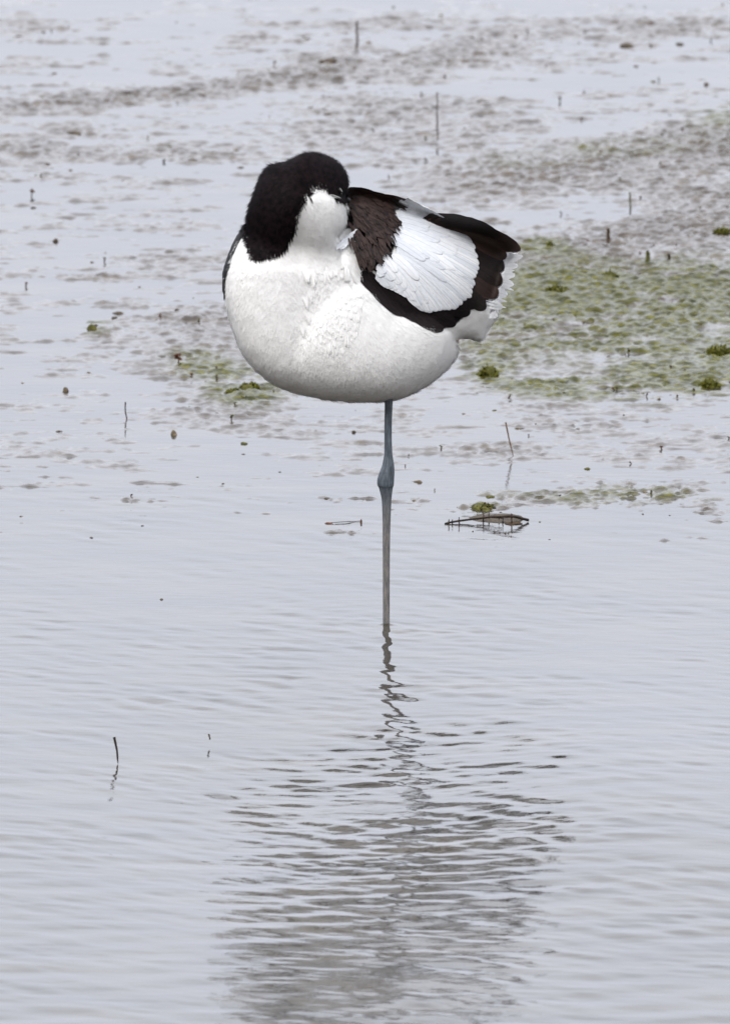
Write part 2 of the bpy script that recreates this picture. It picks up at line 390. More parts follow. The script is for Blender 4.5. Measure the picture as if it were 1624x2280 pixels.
# front surface depth over the photo plane
ins = vol < 0
first = ins.argmax(1); ok = ins.any(1)
fi = np.clip(first, 1, None)
i0, k0 = np.indices(first.shape)
va = vol[i0, fi-1, k0]; vb = vol[i0, fi, k0]
FRONT = gy[fi-1]+H_*va/np.where(va-vb == 0, 1, va-vb)
er = ok.copy()
for _ in range(4): er = ~dilate(~er)
FRONT = fill(FRONT, er, 300); FRONT = blur(FRONT, 3)
FSOFT = blur(FRONT, 24)
def depth(x, z, A=None):
    A = FRONT if A is None else A
    fx = np.clip((np.asarray(x, float)-gx[0])/H_, 0, len(gx)-1.001); fz = np.clip((np.asarray(z, float)-gz[0])/H_, 0, len(gz)-1.001)
    ix = fx.astype(int); iz = fz.astype(int); tx = fx-ix; tz = fz-iz
    return (A[ix, iz]*(1-tx)+A[ix+1, iz]*tx)*(1-tz)+(A[ix, iz+1]*(1-tx)+A[ix+1, iz+1]*tx)*tz

# plumage pattern, as outlines on the bird's left-front side
P_HOOD = [(565, 580), (540, 500), (550, 432), (580, 370), (633, 340), (686, 325), (760, 340), (790, 400), (785, 436), (767, 449), (757, 447), (738, 440), (722, 433), (709, 430), (697, 439), (684, 453), (672, 464), (668, 480), (661, 499), (659, 517), (647, 535), (638, 553), (620, 567), (597, 572), (583, 577)]
P_SCAP = [(773, 464), (770, 415), (838, 420), (900, 444), (930, 452), (908, 464), (880, 470), (878, 485), (896, 494), (890, 508), (885, 522), (880, 540), (876, 556), (868, 574), (858, 582), (846, 596), (835, 604), (816, 610), (803, 602), (797, 583), (791, 561), (776, 550), (786, 534), (791, 518), (784, 512), (768, 512), (770, 493)]
P_BACK = [(973, 478), (1060, 495), (1110, 515), (1165, 555), (1130, 562), (1112, 578), (1118, 600), (1116, 618), (1112, 640), (1104, 658), (1089, 660), (1086, 676), (1070, 686), (1054, 676), (1045, 694), (1015, 722), (982, 735), (960, 720), (938, 710), (890, 706), (878, 690), (850, 662), (822, 640), (810, 614), (832, 620), (856, 636), (880, 634), (895, 652), (930, 668), (960, 696), (1000, 690), (1046, 665), (1058, 640), (1056, 620), (1065, 590), (1058, 550), (1040, 520), (1010, 498)]
P_FAR = [(556, 492), (534, 515), (508, 560), (490, 605), (495, 680), (504, 668), (506, 624), (515, 599), (519, 579), (533, 547), (550, 517)]
def is_dark(x, z, y=None):
    r = inside(P_HOOD, x, z) | inside(P_SCAP, x, z) | inside(P_BACK, x, z) | inside(P_FAR, x, z)
    if y is not None:
        cc = -95+55*sstep(640, 770, x)*sstep(560, 430, z)+(50+32*sstep(610, 680, x))*sstep(440, 610, z)
        head_back = inside(HEAD, x, z) & (y > cc+12) & (z < 560) & ((x < 690) | (z < 446))
        back = (y > axis_at(x)+25) & (z < 640)
        r = r | head_back | (back & ((x < 640) | ((x > 780) & (x < 850)) | (x > 1040)))
    return r
def axis_at(x): return .5*(x-690)

mbody = M('bird_plumage')
nz_ = mbody.noise(2200, 4, mbody.obj((1, 1, .35)))
mbody.set(Base_Color=mbody.mix(mbody.attr('dark'), mbody.ramp(mbody.noise(160, 4), [(.3, (.77, .765, .755)), (.7, (.86, .86, .855))]), (.004, .003, .004)), Roughness=.8, Specular_IOR_Level=.15)
mbody.bump(nz_, .0006, .6)
mleg = M('leg_skin')
sep = mleg.n('ShaderNodeSeparateXYZ'); mleg.l(mleg.n('ShaderNodeNewGeometry').outputs['Position'], sep.inputs[0])
mr = mleg.n('ShaderNodeMapRange'); mr.inputs[1].default_value = .055; mr.inputs[2].default_value = .088; mleg.l(sep.outputs[2], mr.inputs[0])
ln = mleg.noise(620, 6, mleg.obj((1, 1, .16)), .68)
blue = mleg.ramp(ln, [(.28, (.026, .034, .044)), (.5, (.07, .085, .104)), (.74, (.125, .15, .178))])
grey = mleg.ramp(ln, [(.3, (.07, .066, .068)), (.5, (.14, .135, .135)), (.72, (.235, .215, .195))])
mleg.set(Base_Color=mleg.mix(mr.outputs[0], grey, blue), Roughness=.5, Specular_IOR_Level=.4)
mleg.bump(mleg.noise(1500, 3, mleg.obj((1, 1, .25))), .0006, .8)

bird = empty('wading_bird', (0, 0, 0))
tag(bird, 'black and white wading bird asleep on one leg with its head tucked back', 'bird')
body = link_mesh('body', frame(BV), BQ, mbody.m, None)
dk = is_dark(BV[:, 0], BV[:, 2], BV[:, 1]).astype(float)
for _ in range(1):
    dk = .5*dk+.5*np.bincount(E[:, 0], dk[E[:, 1]], minlength=len(BV))/deg[:, 0]
fattr(body, 'dark', dk)
# the standing leg, grown into the belly
LEG = [(868, 838, 15), (866, 866, 12), (864.8, 893, 9), (863.5, 935, 8.4), (863.2, 978, 8.2), (863.8, 1012, 9), (863.7, 1037, 13.5), (860.5, 1053, 17.2), (858, 1066, 18.8), (857.6, 1076, 18.9), (857.8, 1081, 18.2), (858.4, 1086, 15.5), (860, 1111, 10.8), (860, 1151, 9.2), (859.5, 1200, 8.4), (859.3, 1245, 8.0), (859.3, 1300, 7.7), (859.4, 1378, 7.6), (859.4, 1440, 7.8)]
pts = np.array(LEG); tt = np.arange(len(pts)); t2 = np.linspace(0, len(pts)-1, 120)
lx, lz, lr = (np.interp(t2, tt, pts[:, i]) for i in range(3))
for q in (lx, lz, lr):
    for _ in range(3): q[1:-1] = .25*q[:-2]+.5*q[1:-1]+.25*q[2:]
NS = 20; th = np.arange(NS)/NS*2*math.pi
zc = (FY-lz)*S/math.cos(PITCH); xc = (lx-FX)*S; rr = lr*S
LV = np.stack([xc[:, None]+rr[:, None]*np.cos(th), (rr*.92)[:, None]*np.sin(th)+0*xc[:, None], np.repeat(zc[:, None], NS, 1)], -1).reshape(-1, 3)
ii = (np.arange(119)[:, None]*NS+np.arange(NS)[None]).ravel(); jj = (np.arange(119)[:, None]*NS+(np.arange(NS)+1)[None] % NS).ravel()
LF = np.stack([ii, ii+NS, jj+NS, jj], 1)
bm = bmesh.new(); bm.from_mesh(body.data); da = bm.verts.layers.float.get('dark')
vs = [bm.verts.new(p) for p in LV]
for q in LF:
    f = bm.faces.new([vs[k] for k in q]); f.material_index = 1; f.smooth = True
bm.faces.new([vs[k] for k in range(NS)]).material_index = 1
bm.normal_update(); bm.to_mesh(body.data); bm.free()
body.data.materials.append(mleg.m); body.parent = bird

def feather_mesh(items, mat, name, parent, na=14, nc=5, soft=False):
    """items: (base xy, tip xy, width, bend, lift0, lift1, pointiness)"""
    Vs, Fs, UV, TN, SH = [], [], [], [], []; n0 = 0
    for (bx, bz), (tx, tz), wd, bend, l0, l1, pt in items:
        t = 1-(1-np.linspace(0, 1, na))**2; d = np.array([tx-bx, tz-bz], float); Ln = np.hypot(*d); d /= Ln; nrm = np.array([-d[1], d[0]])
        cx = bx+d[0]*Ln*t+nrm[0]*bend*Ln*4*t*(1-t); cz = bz+d[1]*Ln*t+nrm[1]*bend*Ln*4*t*(1-t)
        prof = np.minimum(1, (t/.18+.35))*np.clip(1-t**pt, 0, 1)**.5
        gxx = np.gradient(cx); gzz = np.gradient(cz); gl = np.hypot(gxx, gzz); qx, qz = -gzz/gl, gxx/gl
        sgn = np.linspace(-1, 1, nc)
        jag = 1+rng.uniform(-.05, .05, (na, nc))*(np.abs(sgn) > .9)
        fx = cx[:, None]+qx[:, None]*sgn*prof[:, None]*wd*.5*jag; fz = cz[:, None]+qz[:, None]*sgn*prof[:, None]*wd*.5*jag
        lift = (l0+(l1-l0)*t)[:, None]-np.abs(sgn)**2*wd*.04
        fy = depth(fx, fz, FSOFT if soft else None)-lift
        Vs.append(px2world(fx, fz, fy+YOFF).reshape(-1, 3)); Fs.append(grid_faces(nc, na)+n0); n0 += na*nc
        UV.append(np.stack([np.repeat(sgn[None]*.5+.5, na, 0)*wd+(n0 % 977)*7.3, np.repeat(t[:, None], nc, 1)*Ln], -1).reshape(-1, 2)); TN.append(np.full(na*nc, rng.uniform(0, 1))); SH.append(np.repeat(np.abs(sgn)[None], na, 0).ravel())
    o = link_mesh(name, np.concatenate(Vs), np.concatenate(Fs), mat, parent)
    fattr(o, 'tint', np.concatenate(TN)); fattr(o, 'side', np.concatenate(SH))
    uv = o.data.uv_layers.new(name='UVMap'); li = np.empty(len(o.data.loops), np.int32); o.data.loops.foreach_get('vertex_index', li)
    uv.data.foreach_set('uv', np.concatenate(UV)[li].astype(np.float32).ravel())
    return o
def feather_mat(name, c0, c1, rough, spec, bump, edge=(1, 1, 1)):
    q = M(name); uv = q.n('ShaderNodeUVMap').outputs['UV']
    mpp = q.n('ShaderNodeMapping'); mpp.inputs['Scale'].default_value = (.55, .06, 1); q.l(uv, mpp.inputs['Vector'])
    nn = q.noise(1, 4, mpp.outputs['Vector'])
    tm = q.n('ShaderNodeMath', operation='MULTIPLY_ADD'); q.l(q.attr('tint'), tm.inputs[0]); tm.inputs[1].default_value = .5; tm.inputs[2].default_value = -.25
    ad = q.n('ShaderNodeMath', operation='ADD'); q.l(nn, ad.inputs[0]); q.l(tm.outputs[0], ad.inputs[1])
    shaft = q.ramp(q.attr('side'), [(.0, (.72,)*3), (.10, (1,)*3), (.86, (1,)*3), (1, edge)])
    cm = q.n('ShaderNodeMix', data_type='RGBA', blend_type='MULTIPLY'); cm.inputs['Factor'].default_value = 1; q.l(q.ramp(ad.outputs[0], [(.25, c0), (.75, c1)]), cm.inputs['A']); q.l(shaft, cm.inputs['B'])
    q.set(Base_Color=cm.outputs['Result'], Roughness=rough, Specular_IOR_Level=spec)
    q.bump(nn, .0008, bump); return q.m
m_white = feather_mat('white_feather', (.53, .555, .60), (.67, .685, .71), .65, .3, .55)
m_dark = feather_mat('dark_feather', (.007, .004, .0042), (.036, .021, .017), .6, .22, .5, (2.2, 1.9, 1.7))
m_black = feather_mat('black_feather', (.003, .0018, .0022), (.013, .0075, .008), .6, .15, .5, (2, 1.8, 1.8))
m_soft = feather_mat('body_feather', (.75, .745, .735), (.84, .84, .835), .7, .25, .4)

# near wing: black flight feathers, white covert panel, brown shoulder feathers
wing = feather_mesh([((790, 560), (1046, 690), 80, .0, 1, 3, 4)], m_black, 'wing', bird, na=24, nc=9)
dark = []
flights = [((938, 494), (1112, 528), 36, -.07), ((936, 506), (1157, 558), 44, -.07), ((960, 500), (1126, 574), 52, -.04), ((960, 515), (1120, 600), 62, -.03), ((970, 535), (1115, 632), 62, -.01), ((980, 560), (1106, 660), 58, .0), ((985, 590), (1080, 689), 46, .02)]
for i, (b_, t_, wd, bend) in enumerate(flights[::-1]):
    feather_mesh([(b_, t_, wd, bend, 4+i*.5, 6+i*.7, 5)], m_dark, 'flight_feather', wing, na=20, nc=9, soft=True)
low = [((806, 606), (900, 702), 34, .03), ((830, 620), (946, 714), 40, .04), ((860, 630), (986, 736), 40, .05), ((900, 640), (1014, 724), 38, .05), ((930, 640), (1046, 698), 40, .04), ((950, 630), (1062, 682), 36, .03)]
for i, (b_, t_, wd, bend) in enumerate(low):
    feather_mesh([(b_, t_, wd, bend, 3+i*.6, 6+i*.6, 7)], m_black, 'flight_feather', wing, na=18, nc=7)
# white coverts, laid from the tips inwards like shingles
cov = []
edge = np.array([(868, 640), (890, 650), (912, 664), (926, 674), (936, 690), (950, 697), (966, 698), (980, 694), (996, 693), (1012, 692), (1026, 684), (1038, 674), (1050, 664), (1057, 646), (1056, 628), (1064, 612), (1067, 592), (1062, 570), (1058, 550), (1042, 530), (1022, 514), (998, 500), (978, 490), (958, 484), (942, 478)], float)
el = np.concatenate([[0], np.cumsum(np.hypot(*np.diff(edge, axis=0).T))]); el /= el[-1]
def covert(u, f0, wd, lift, Lf):
    ex, ez = np.interp(u, el, edge[:, 0]), np.interp(u, el, edge[:, 1])
    v_ = np.clip(u, 0, 1); bx, bz = np.interp(v_, [0, .3, .65, 1], [838, 872, 890, 892]), np.interp(v_, [0, .3, .65, 1], [606, 575, 505, 452])
    tx = ex+(bx-ex)*f0; tz = ez+(bz-ez)*f0
    cov.append(((tx+(bx-ex)*Lf, tz+(bz-ez)*Lf), (tx, tz), wd, -.055+.05*u, lift-3.0, lift, 8))
for u in np.linspace(0, 1, 46): covert(u+rnd.uniform(-.008, .008), rnd.uniform(0, .03), 30, 10.5+rnd.uniform(0, .6), .95)
for f0, n_, wd, lift in ((.2, 16, 24, 11.0), (.38, 14, 22, 11.3), (.55, 12, 20, 11.6), (.7, 6, 18, 11.8)):
    for _ in range(n_): covert(rnd.random(), f0+rnd.uniform(-.09, .09), wd*rnd.uniform(.7, 1.1), lift+rnd.uniform(-.3, .3), .9-f0*.8)
cov.sort(key=lambda q: q[5])
feather_mesh(cov, m_white, 'covert_panel', wing, na=16, nc=7)
feather_mesh([((770, 428), (842, 436), 16, -.06, 2, 4, 3), ((772, 440), (880, 449), 22, -.06, 3, 6, 4), ((800, 446), (928, 462), 18, -.08, 5, 8, 4)], m_dark, 'back_feathers', wing, na=16, nc=7)
scap = []
for _ in range(760):
    x = rnd.uniform(766, 930); z = rnd.uniform(416, 606)
    if not inside(P_SCAP, np.array(x), np.array(z)) or z < 440+max(0, x-800)*.2: continue
    ang = math.radians(25+60*((z-430)/180)+rnd.uniform(-14, 14)); ln_ = rnd.uniform(18, 40)
    scap.append(((x-ln_*.8*math.cos(ang), z-ln_*.8*math.sin(ang)), (x+ln_*.2*math.cos(ang), z+ln_*.2*math.sin(ang)), rnd.uniform(3.5, 8), rnd.uniform(-.06, .06), 15, 17.5+rnd.uniform(0, 3), 1.8))
scap = [s_ for s_ in scap if s_[0][0] > 772]
scap.sort(key=lambda s_: -s_[1][0]-s_[1][1])
feather_mesh(scap, m_dark, 'shoulder_feathers', wing, na=8, nc=5)
feather_mesh([((752+rnd.uniform(-4, 8), 556+rnd.uniform(-6, 3)), (776+u*18+rnd.uniform(-2, 2), 536-u*26+rnd.uniform(-2, 4)), rnd.uniform(4, 7), rnd.uniform(-.08, .12), 8, 15+5*u, 2) for u in np.linspace(0, 1, 22)], m_white, 'white_tuft', wing)
# tail, white
tail = feather_mesh([((1010, 640), (1104, 668), 60, .0, -2, -2, 6)], m_white, 'tail', bird, soft=True)
for b_, t_, wd, lf in (((1000, 655), (1106, 706), 48, -4), ((1030, 640), (1118, 686), 34, -3), ((1025, 630), (1128, 658), 44, -4), ((1030, 610), (1142, 636), 42, -4), ((1040, 600), (1145, 614), 40, -3.5), ((1040, 585), (1152, 592), 38, -3), ((1060, 575), (1162, 572), 30, -2.5), ((1060, 664), (1125, 686), 5, 0)):
    fs = [(b_, t_, wd, rnd.uniform(-.03, .05), lf, lf+1, rnd.choice((1.8, 2.6)))]
    for _ in range(2): fs.append((b_, (t_[0]+rnd.uniform(-6, 1), t_[1]+rnd.uniform(-.5, .5)*wd), wd*rnd.uniform(.15, .4), rnd.uniform(-.06, .06), lf-.5, lf+rnd.uniform(.2, 1.2), rnd.choice((1.3, 2, 3))))
    feather_mesh(fs, m_white, 'tail_feather', tail, soft=(t_[1] < 690))

# far wing: a dark edge behind the breast on the other side
cen = BV[BQ].mean(1)
# soft clumped feathers over the breast
# fine barbs over the whole body
def vertex_normals(V, Q):
    n = np.cross(V[Q[:, 2]]-V[Q[:, 0]], V[Q[:, 3]]-V[Q[:, 1]])
    N = np.stack([sum(np.bincount(Q[:, k], n[:, d], minlength=len(V)) for k in range(4)) for d in range(3)], 1)
    return N/np.linalg.norm(N, axis=1, keepdims=True)
WV = frame(BV); WN = vertex_normals(WV, BQ)
if ((WV-WV.mean(0))*WN).sum() < 0: print("FLIPPED"); WN = -WN
spine = np.array([(772, 440), (745, 400), (705, 372), (655, 380), (615, 410), (592, 470), (585, 540), (590, 640)], float)
def flow(x, z):
    """direction of lie in the photo plane (x right, z down)"""
    d = np.zeros((len(x), 2))
    d[:, 0] = np.clip((x-700)/420, -.35, 1.1); d[:, 1] = 1
    fl = sstep(780, 900, x); d[:, 1] = 1-.55*fl
    hd = inside(HEAD, x, z) & (z < 600)
    best = np.full(len(x), 1e9)
    for p, q in zip(spine[:-1], spine[1:]):
        e = q-p; t = np.clip(((x-p[0])*e[0]+(z-p[1])*e[1])/(e@e), 0, 1)
        dist = np.hypot(x-p[0]-t*e[0], z-p[1]-t*e[1]); s_ = hd & (dist < best)
        best[s_] = dist[s_]; d[s_] = e/np.hypot(*e)
    wc = hd & (x > 690) & (z > 440); d[wc] = (.15, 1)
    return d/np.linalg.norm(d, axis=1, keepdims=True)
def barbs(name, mat, sel, per, length, width, lift, seed, tufts=None):
    g = np.random.default_rng(seed)
    tri = np.flatnonzero(sel); q = np.repeat(tri, per)
    uv = g.random((len(q), 2)); A, B, C, D = (WV[BQ[q, k]] for k in range(4))
    P = (A*(1-uv[:, :1])+B*uv[:, :1])*(1-uv[:, 1:])+(D*(1-uv[:, :1])+C*uv[:, :1])*uv[:, 1:]
    N = WN[BQ[q, 0]]; pc = cen[q]
    f2 = flow(pc[:, 0], pc[:, 2])
    Dv = f2[:, :1]*Rv-f2[:, 1:]*Uv+g.normal(0, .22, (len(q), 3))
    gain = np.ones(len(q))
    if tufts is not None:                               # wet clumps: barbs gather towards a shared tip
        rx = FX+(P@Rv)/S; rz = FY-(P@Uv)/S
        ddx = tufts[None, :, 0]-rx[:, None]; ddz = tufts[None, :, 1]-rz[:, None]
        cost = np.where((ddz > 4) & (ddz < 46) & (np.abs(ddx) < .28*ddz+3), np.abs(ddx)*2+ddz, 1e6)
        k = cost.argmin(1); hit = (cost[np.arange(len(q)), k] < 1e5) & (g.random(len(q)) < .75)
        ex, ez = ddx[np.arange(len(q)), k], ddz[np.arange(len(q)), k]
        el_ = np.hypot(ex, ez)
        Dv[hit] = (ex/el_)[hit, None]*Rv-(ez/el_)[hit, None]*Uv
        gain[hit] = np.clip(el_[hit]/length, .6, 2.6)
    Dv -= (Dv*N).sum(1, keepdims=True)*N; Dv /= np.linalg.norm(Dv, axis=1, keepdims=True)+1e-9
    Wv = np.cross(Dv, N)
    ln = (length*S*np.where(gain != 1, gain*g.uniform(.85, 1.02, len(q)), g.uniform(.6, 1.3, len(q))))[:, None]; wd = (width*S*g.uniform(.6, 1.3, len(q)))[:, None]; lf = (lift*g.uniform(.4, 1.5, len(q)))[:, None]
    b0 = P-N*S*1.0; m0 = P+Dv*ln*.5+N*ln*lf*.35; t0 = P+Dv*ln+N*ln*lf
    V = np.stack([b0-Wv*wd*.5, b0+Wv*wd*.5, m0-Wv*wd*.45, m0+Wv*wd*.45, t0], 1).reshape(-1, 3)
    k = np.arange(len(q))[:, None]*5
    o = link_mesh(name, V, k+np.array([[0, 1, 3, 2]]), mat, bird, F3=k+np.array([[2, 3, 4]]))
    o.data.normals_split_custom_set_from_vertices(np.repeat(N, 5, 0).astype(np.float32).tolist())
    return o
dq = is_dark(cen[:, 0], cen[:, 2], cen[:, 1])
hood = (inside(P_HOOD, cen[:, 0], cen[:, 2]) & (cen[:, 1] < 0)) | (inside(HEAD, cen[:, 0], cen[:, 2]) & dq)
wingz = inside(WING, cen[:, 0], cen[:, 2]) & (cen[:, 1] < axis_at(cen[:, 0]))
mh = M('hood_barbs'); mh.set(Base_Color=mh.ramp(mh.noise(300, 3), [(.35, (.0015, .0012, .0018)), (.75, (.017, .0085, .011))]), Roughness=.7, Specular_IOR_Level=.12)
mw = M('white_barbs'); mw.set(Base_Color=mw.ramp(mw.noise(260, 3), [(.3, (.80, .795, .785)), (.7, (.88, .88, .875))]), Roughness=.8, Specular_IOR_Level=.2)
o = barbs('hood_plumage', mh.m, hood, 2, 15, 2.0, .33, 3)
breast = inside([(625, 575), (700, 560), (770, 575), (802, 640), (800, 720), (770, 800), (700, 810), (650, 740)], cen[:, 0], cen[:, 2]) & (cen[:, 1] < axis_at(cen[:, 0]))
white = ~dq & ~wingz
tips = []
while len(tips) < 125:
    x, z = rnd.gauss(740, 28), rnd.triangular(598, 800, 690)
    if 676 < x < 800 and all(abs(x-a_)+.5*abs(z-b_) > 7 for a_, b_ in tips): tips.append((x, z))
o = barbs('white_plumage', mw.m, white & ~breast, 2, 18, 1.4, .08, 4)
o = barbs('breast_feathers', mw.m, white & breast, 4, 17, 1.4, .11, 8, np.array(tips))
far = dq & ~hood & ~wingz & inside(P_FAR, cen[:, 0], cen[:, 2])
# far wing shell
fq = BQ[far]; used, inv = np.unique(fq, return_inverse=True)
fw = link_mesh('wing', WV[used]+WN[used]*.0007, inv.reshape(-1, 4), m_black, bird)
# eye and bill
def tube(pts, radii, ns=10):
    P = np.array(pts, float); n = len(P); V = []
    ref = np.array([.31, .2, .93])
    for i in range(n):
        t = P[min(i+1, n-1)]-P[max(i-1, 0)]; t /= np.linalg.norm(t)+1e-12
        u = np.cross(t, ref); u /= np.linalg.norm(u)+1e-12; v_ = np.cross(t, u)
        for k in range(ns):
            a_ = 2*math.pi*k/ns; V.append(P[i]+radii[i]*(math.cos(a_)*u+math.sin(a_)*v_))
    F = [(i*ns+k, i*ns+(k+1) % ns, (i+1)*ns+(k+1) % ns, (i+1)*ns+k) for i in range(n-1) for k in range(ns)]
    return V, F
def merge(parts):
    V, F, n = [], [], 0
    for v_, f_ in parts:
        V += [tuple(p) for p in v_]; F += [tuple(i+n for i in q) for q in f_]; n += len(v_)
    return np.array(V), np.array(F)
mbill = M('bill_horn'); mbill.set(Base_Color=(.008, .008, .009), Roughness=.35)
bx_ = np.linspace(760, 850, 12); bz_ = 442+(bx_-760)*.42; by_ = depth(764, 446)+26+(bx_-760)*.35; by_ = np.where(bx_ > 772, np.maximum(by_, depth(bx_, bz_)+14), by_)
V, F = tube(px2world(bx_, bz_, by_+YOFF), np.linspace(8, 2, 12)*S)
link_mesh('bill', V, F, mbill.m, bird)
meye = M('eye_dark'); meye.set(Base_Color=(.005, .005, .005), Roughness=.1)
mlid = M('eyelid_grey'); mlid.set(Base_Color=(.33, .32, .31), Roughness=.5)
def oncheek(pts, lift):
    x = np.array([p[0] for p in pts], float); z = np.array([p[1] for p in pts], float)
    return px2world(x, z, depth(x, z)-lift+YOFF)
V, F = tube(oncheek([(752, 424), (756, 428), (759, 433), (760, 437)], 6), np.array([.6, 3.4, 3.4, .6])*S)
eye = link_mesh('eye', V, F, meye.m, bird)
V, F = tube(oncheek([(756, 422), (759, 426), (760.5, 430), (760, 436)], 10), np.array([.3, 1.3, 1.3, .3])*S)
link_mesh('eyelid', V, F, mlid.m, eye)
V, F = tube(oncheek([(735, 437), (743, 439), (752, 443), (759, 445)], 7), np.array([.4, 1.3, 1.8, .4])*S)
link_mesh('eyelid', V, F, mlid.m, eye)

#@@OBJECTS
# ------------------------------------------------------------------ clods, sprouts, sticks on the flat
def simple_mat(name, c0, c1, scale, rough=.55, bd=.0008):
    q = M(name); nn = q.noise(scale, 5); q.set(Base_Color=q.ramp(nn, [(.32, c0), (.68, c1)]), Roughness=rough+.2, Specular_IOR_Level=.15); q.bump(q.noise(scale*3, 3), bd, .8); return q.m
m_clod = simple_mat('clod_mud', (.030, .024, .019), (.10, .078, .056), 420)
m_clodg = simple_mat('clod_algae', (.028, .030, .008), (.12, .115, .028), 420)
m_pale = simple_mat('pale_clod_mud', (.055, .042, .026), (.19, .15, .10), 420)
m_stem = simple_mat('stem_brown', (.030, .018, .010), (.085, .055, .03), 600, .6)
m_leaf = simple_mat('leaf_olive', (.030, .034, .009), (.10, .095, .028), 600, .55)
m_red = simple_mat('leaf_rust', (.045, .016, .010), (.13, .055, .03), 600, .55)
m_alga = simple_mat('algae_green', (.035, .042, .006), (.16, .155, .022), 500, .5)
m_orange = simple_mat('reed_orange', (.05, .022, .008), (.16, .075, .022), 300, .5)
m_reed = simple_mat('reed_dark', (.014, .010, .008), (.045, .03, .022), 300, .5)
m_stick = simple_mat('stick_grey', (.06, .05, .042), (.16, .135, .115), 500, .7)

def lump(w, h, d, seed, rough=.3):
    """a broken, knobbly clod, w x d wide and h tall, sunk a little"""
    g = np.random.default_rng(seed)
    bm = bmesh.new(); bmesh.ops.create_icosphere(bm, subdivisions=3, radius=1)
    V = np.array([v.co for v in bm.verts]); F = np.array([[v.index for v in f.verts] for f in bm.faces]); bm.free()
    r = np.ones(len(V))
    for k in range(40):
        c_ = g.standard_normal(3); c_ /= np.linalg.norm(c_); wk = g.choice((.5, .16, .05)); r += g.uniform(-1, 1)*rough*(wk**.35)*np.exp(-((V-c_)**2).sum(1)/wk)
    r = np.clip(r+g.normal(0, rough*.10, len(V)), .25, 1.9)
    V = V*r[:, None]
    V[:, 0] += .25*g.uniform(-1, 1)*V[:, 2]
    spread = 1+.55*np.clip(.25-V[:, 2], 0, .5)           # foot runs out flat into the mud
    V[:, 2] = np.where(V[:, 2] > 0, V[:, 2], V[:, 2]*.3)
    V[:, :2] *= spread[:, None]
    return V*np.array([w/2*.85, d/2*.85, h]), F
def blades(n, w, h, seed, flat=.5):
    """many small leaf-like bits over a mound"""
    g = np.random.default_rng(seed); V, F = [], []
    for i in range(n):
        a_ = g.uniform(0, 6.283); r = math.sqrt(g.random()); base = np.array([r*w/2*math.cos(a_), r*w/2*math.sin(a_), h*(1-r*r)*g.uniform(.2, .9)])
        d = np.array([math.cos(a_)*flat+g.normal(0, .5), math.sin(a_)*flat+g.normal(0, .5), g.uniform(.1, 1.1)]); d /= np.linalg.norm(d); l = g.uniform(.2, .5)*h+.0006
        sd_ = np.cross(d, g.standard_normal(3)); sd_ *= g.uniform(.0003, .0007)/np.linalg.norm(sd_)
        k = len(V); V += [base-sd_, base+sd_, base+d*l*.6+sd_*1.2, base+d*l, base+d*l*.6-sd_*1.2]; F += [(k, k+1, k+2), (k, k+2, k+4), (k+4, k+2, k+3)]
    return np.array(V), np.array(F)
def clod(name, px, py, wpx, hpx, mat, seed, label, cat, group=None, rough=.5):
    V, F = lump(wpx*S*.8, hpx*S*.62, wpx*S*.9, seed, rough)
    o = link_mesh(name, V, F, mat, smooth=False); o.location = ground(px, py); return tag(o, label, cat, group)
def stalk(parent, name, pts, r0, r1, mat, ns=7):
    P = np.array(pts, float)
    n = 14; t = np.linspace(0, len(P)-1, n); Q = np.stack([np.interp(t, np.arange(len(P)), P[:, i]) for i in range(3)], 1)
    Q[1:-1] += rng.normal(0, r0*.18, (n-2, 3))
    V, F = tube(Q, np.linspace(r0, r1, n)*rng.uniform(.85, 1.15, n), ns); F = np.array(F)
    return link_mesh(name, np.array(V), F, mat, parent)
def stick(name, tip, foot, r0, r1, mat, label, cat, bend=0, group=None):
    """an upright stick between two photo positions; its foot stands in the ground"""
    G = ground(*foot); T = upright(tip[0], tip[1], G[1])-G; mid = T*.5+np.array([bend*S, 0, 0])
    o = stalk(None, name, [-T*.12, (0, 0, 0), mid, T], r0*S, r1*S, mat); o.location = G; return tag(o, label, cat, group)
def sprout(px, py, h, seed, mleaf, label, group=None, name='plant_sprout', knobs=6):
    g = np.random.default_rng(seed); hh = h*S
    r = empty(name, ground(px, py)); lean = g.normal(0, .12)*hh
    stalk(r, 'stem', [(0, 0, -hh*.2), (lean*.3, 0, hh*.5), (lean, 0, hh)], max(.0005, hh*.075), .0003, m_stem, 6)
    V, F, n = [], [], 0
    for k in range(knobs):
        t = g.uniform(.45, 1.0); a_ = g.uniform(0, 6.283); v_, f_ = lump(hh*.42, hh*.15, hh*.26, seed*31+k, .35)
        V.append(v_+np.array([lean*t+math.cos(a_)*hh*.17, math.sin(a_)*hh*.17, hh*t*.95])); F.append(f_+n); n += len(v_)
    link_mesh('leaf_cluster', np.concatenate(V), np.concatenate(F), mleaf, r)
    return tag(r, label, 'plant', group)
def copy_tree(o, loc, rz, sc):
    c = o.copy(); COL.objects.link(c); c.location = loc; c.rotation_euler = (0, 0, rz); c.scale = sc
    for ch in o.children:
        k = ch.copy(); COL.objects.link(k); k.parent = c
    return c

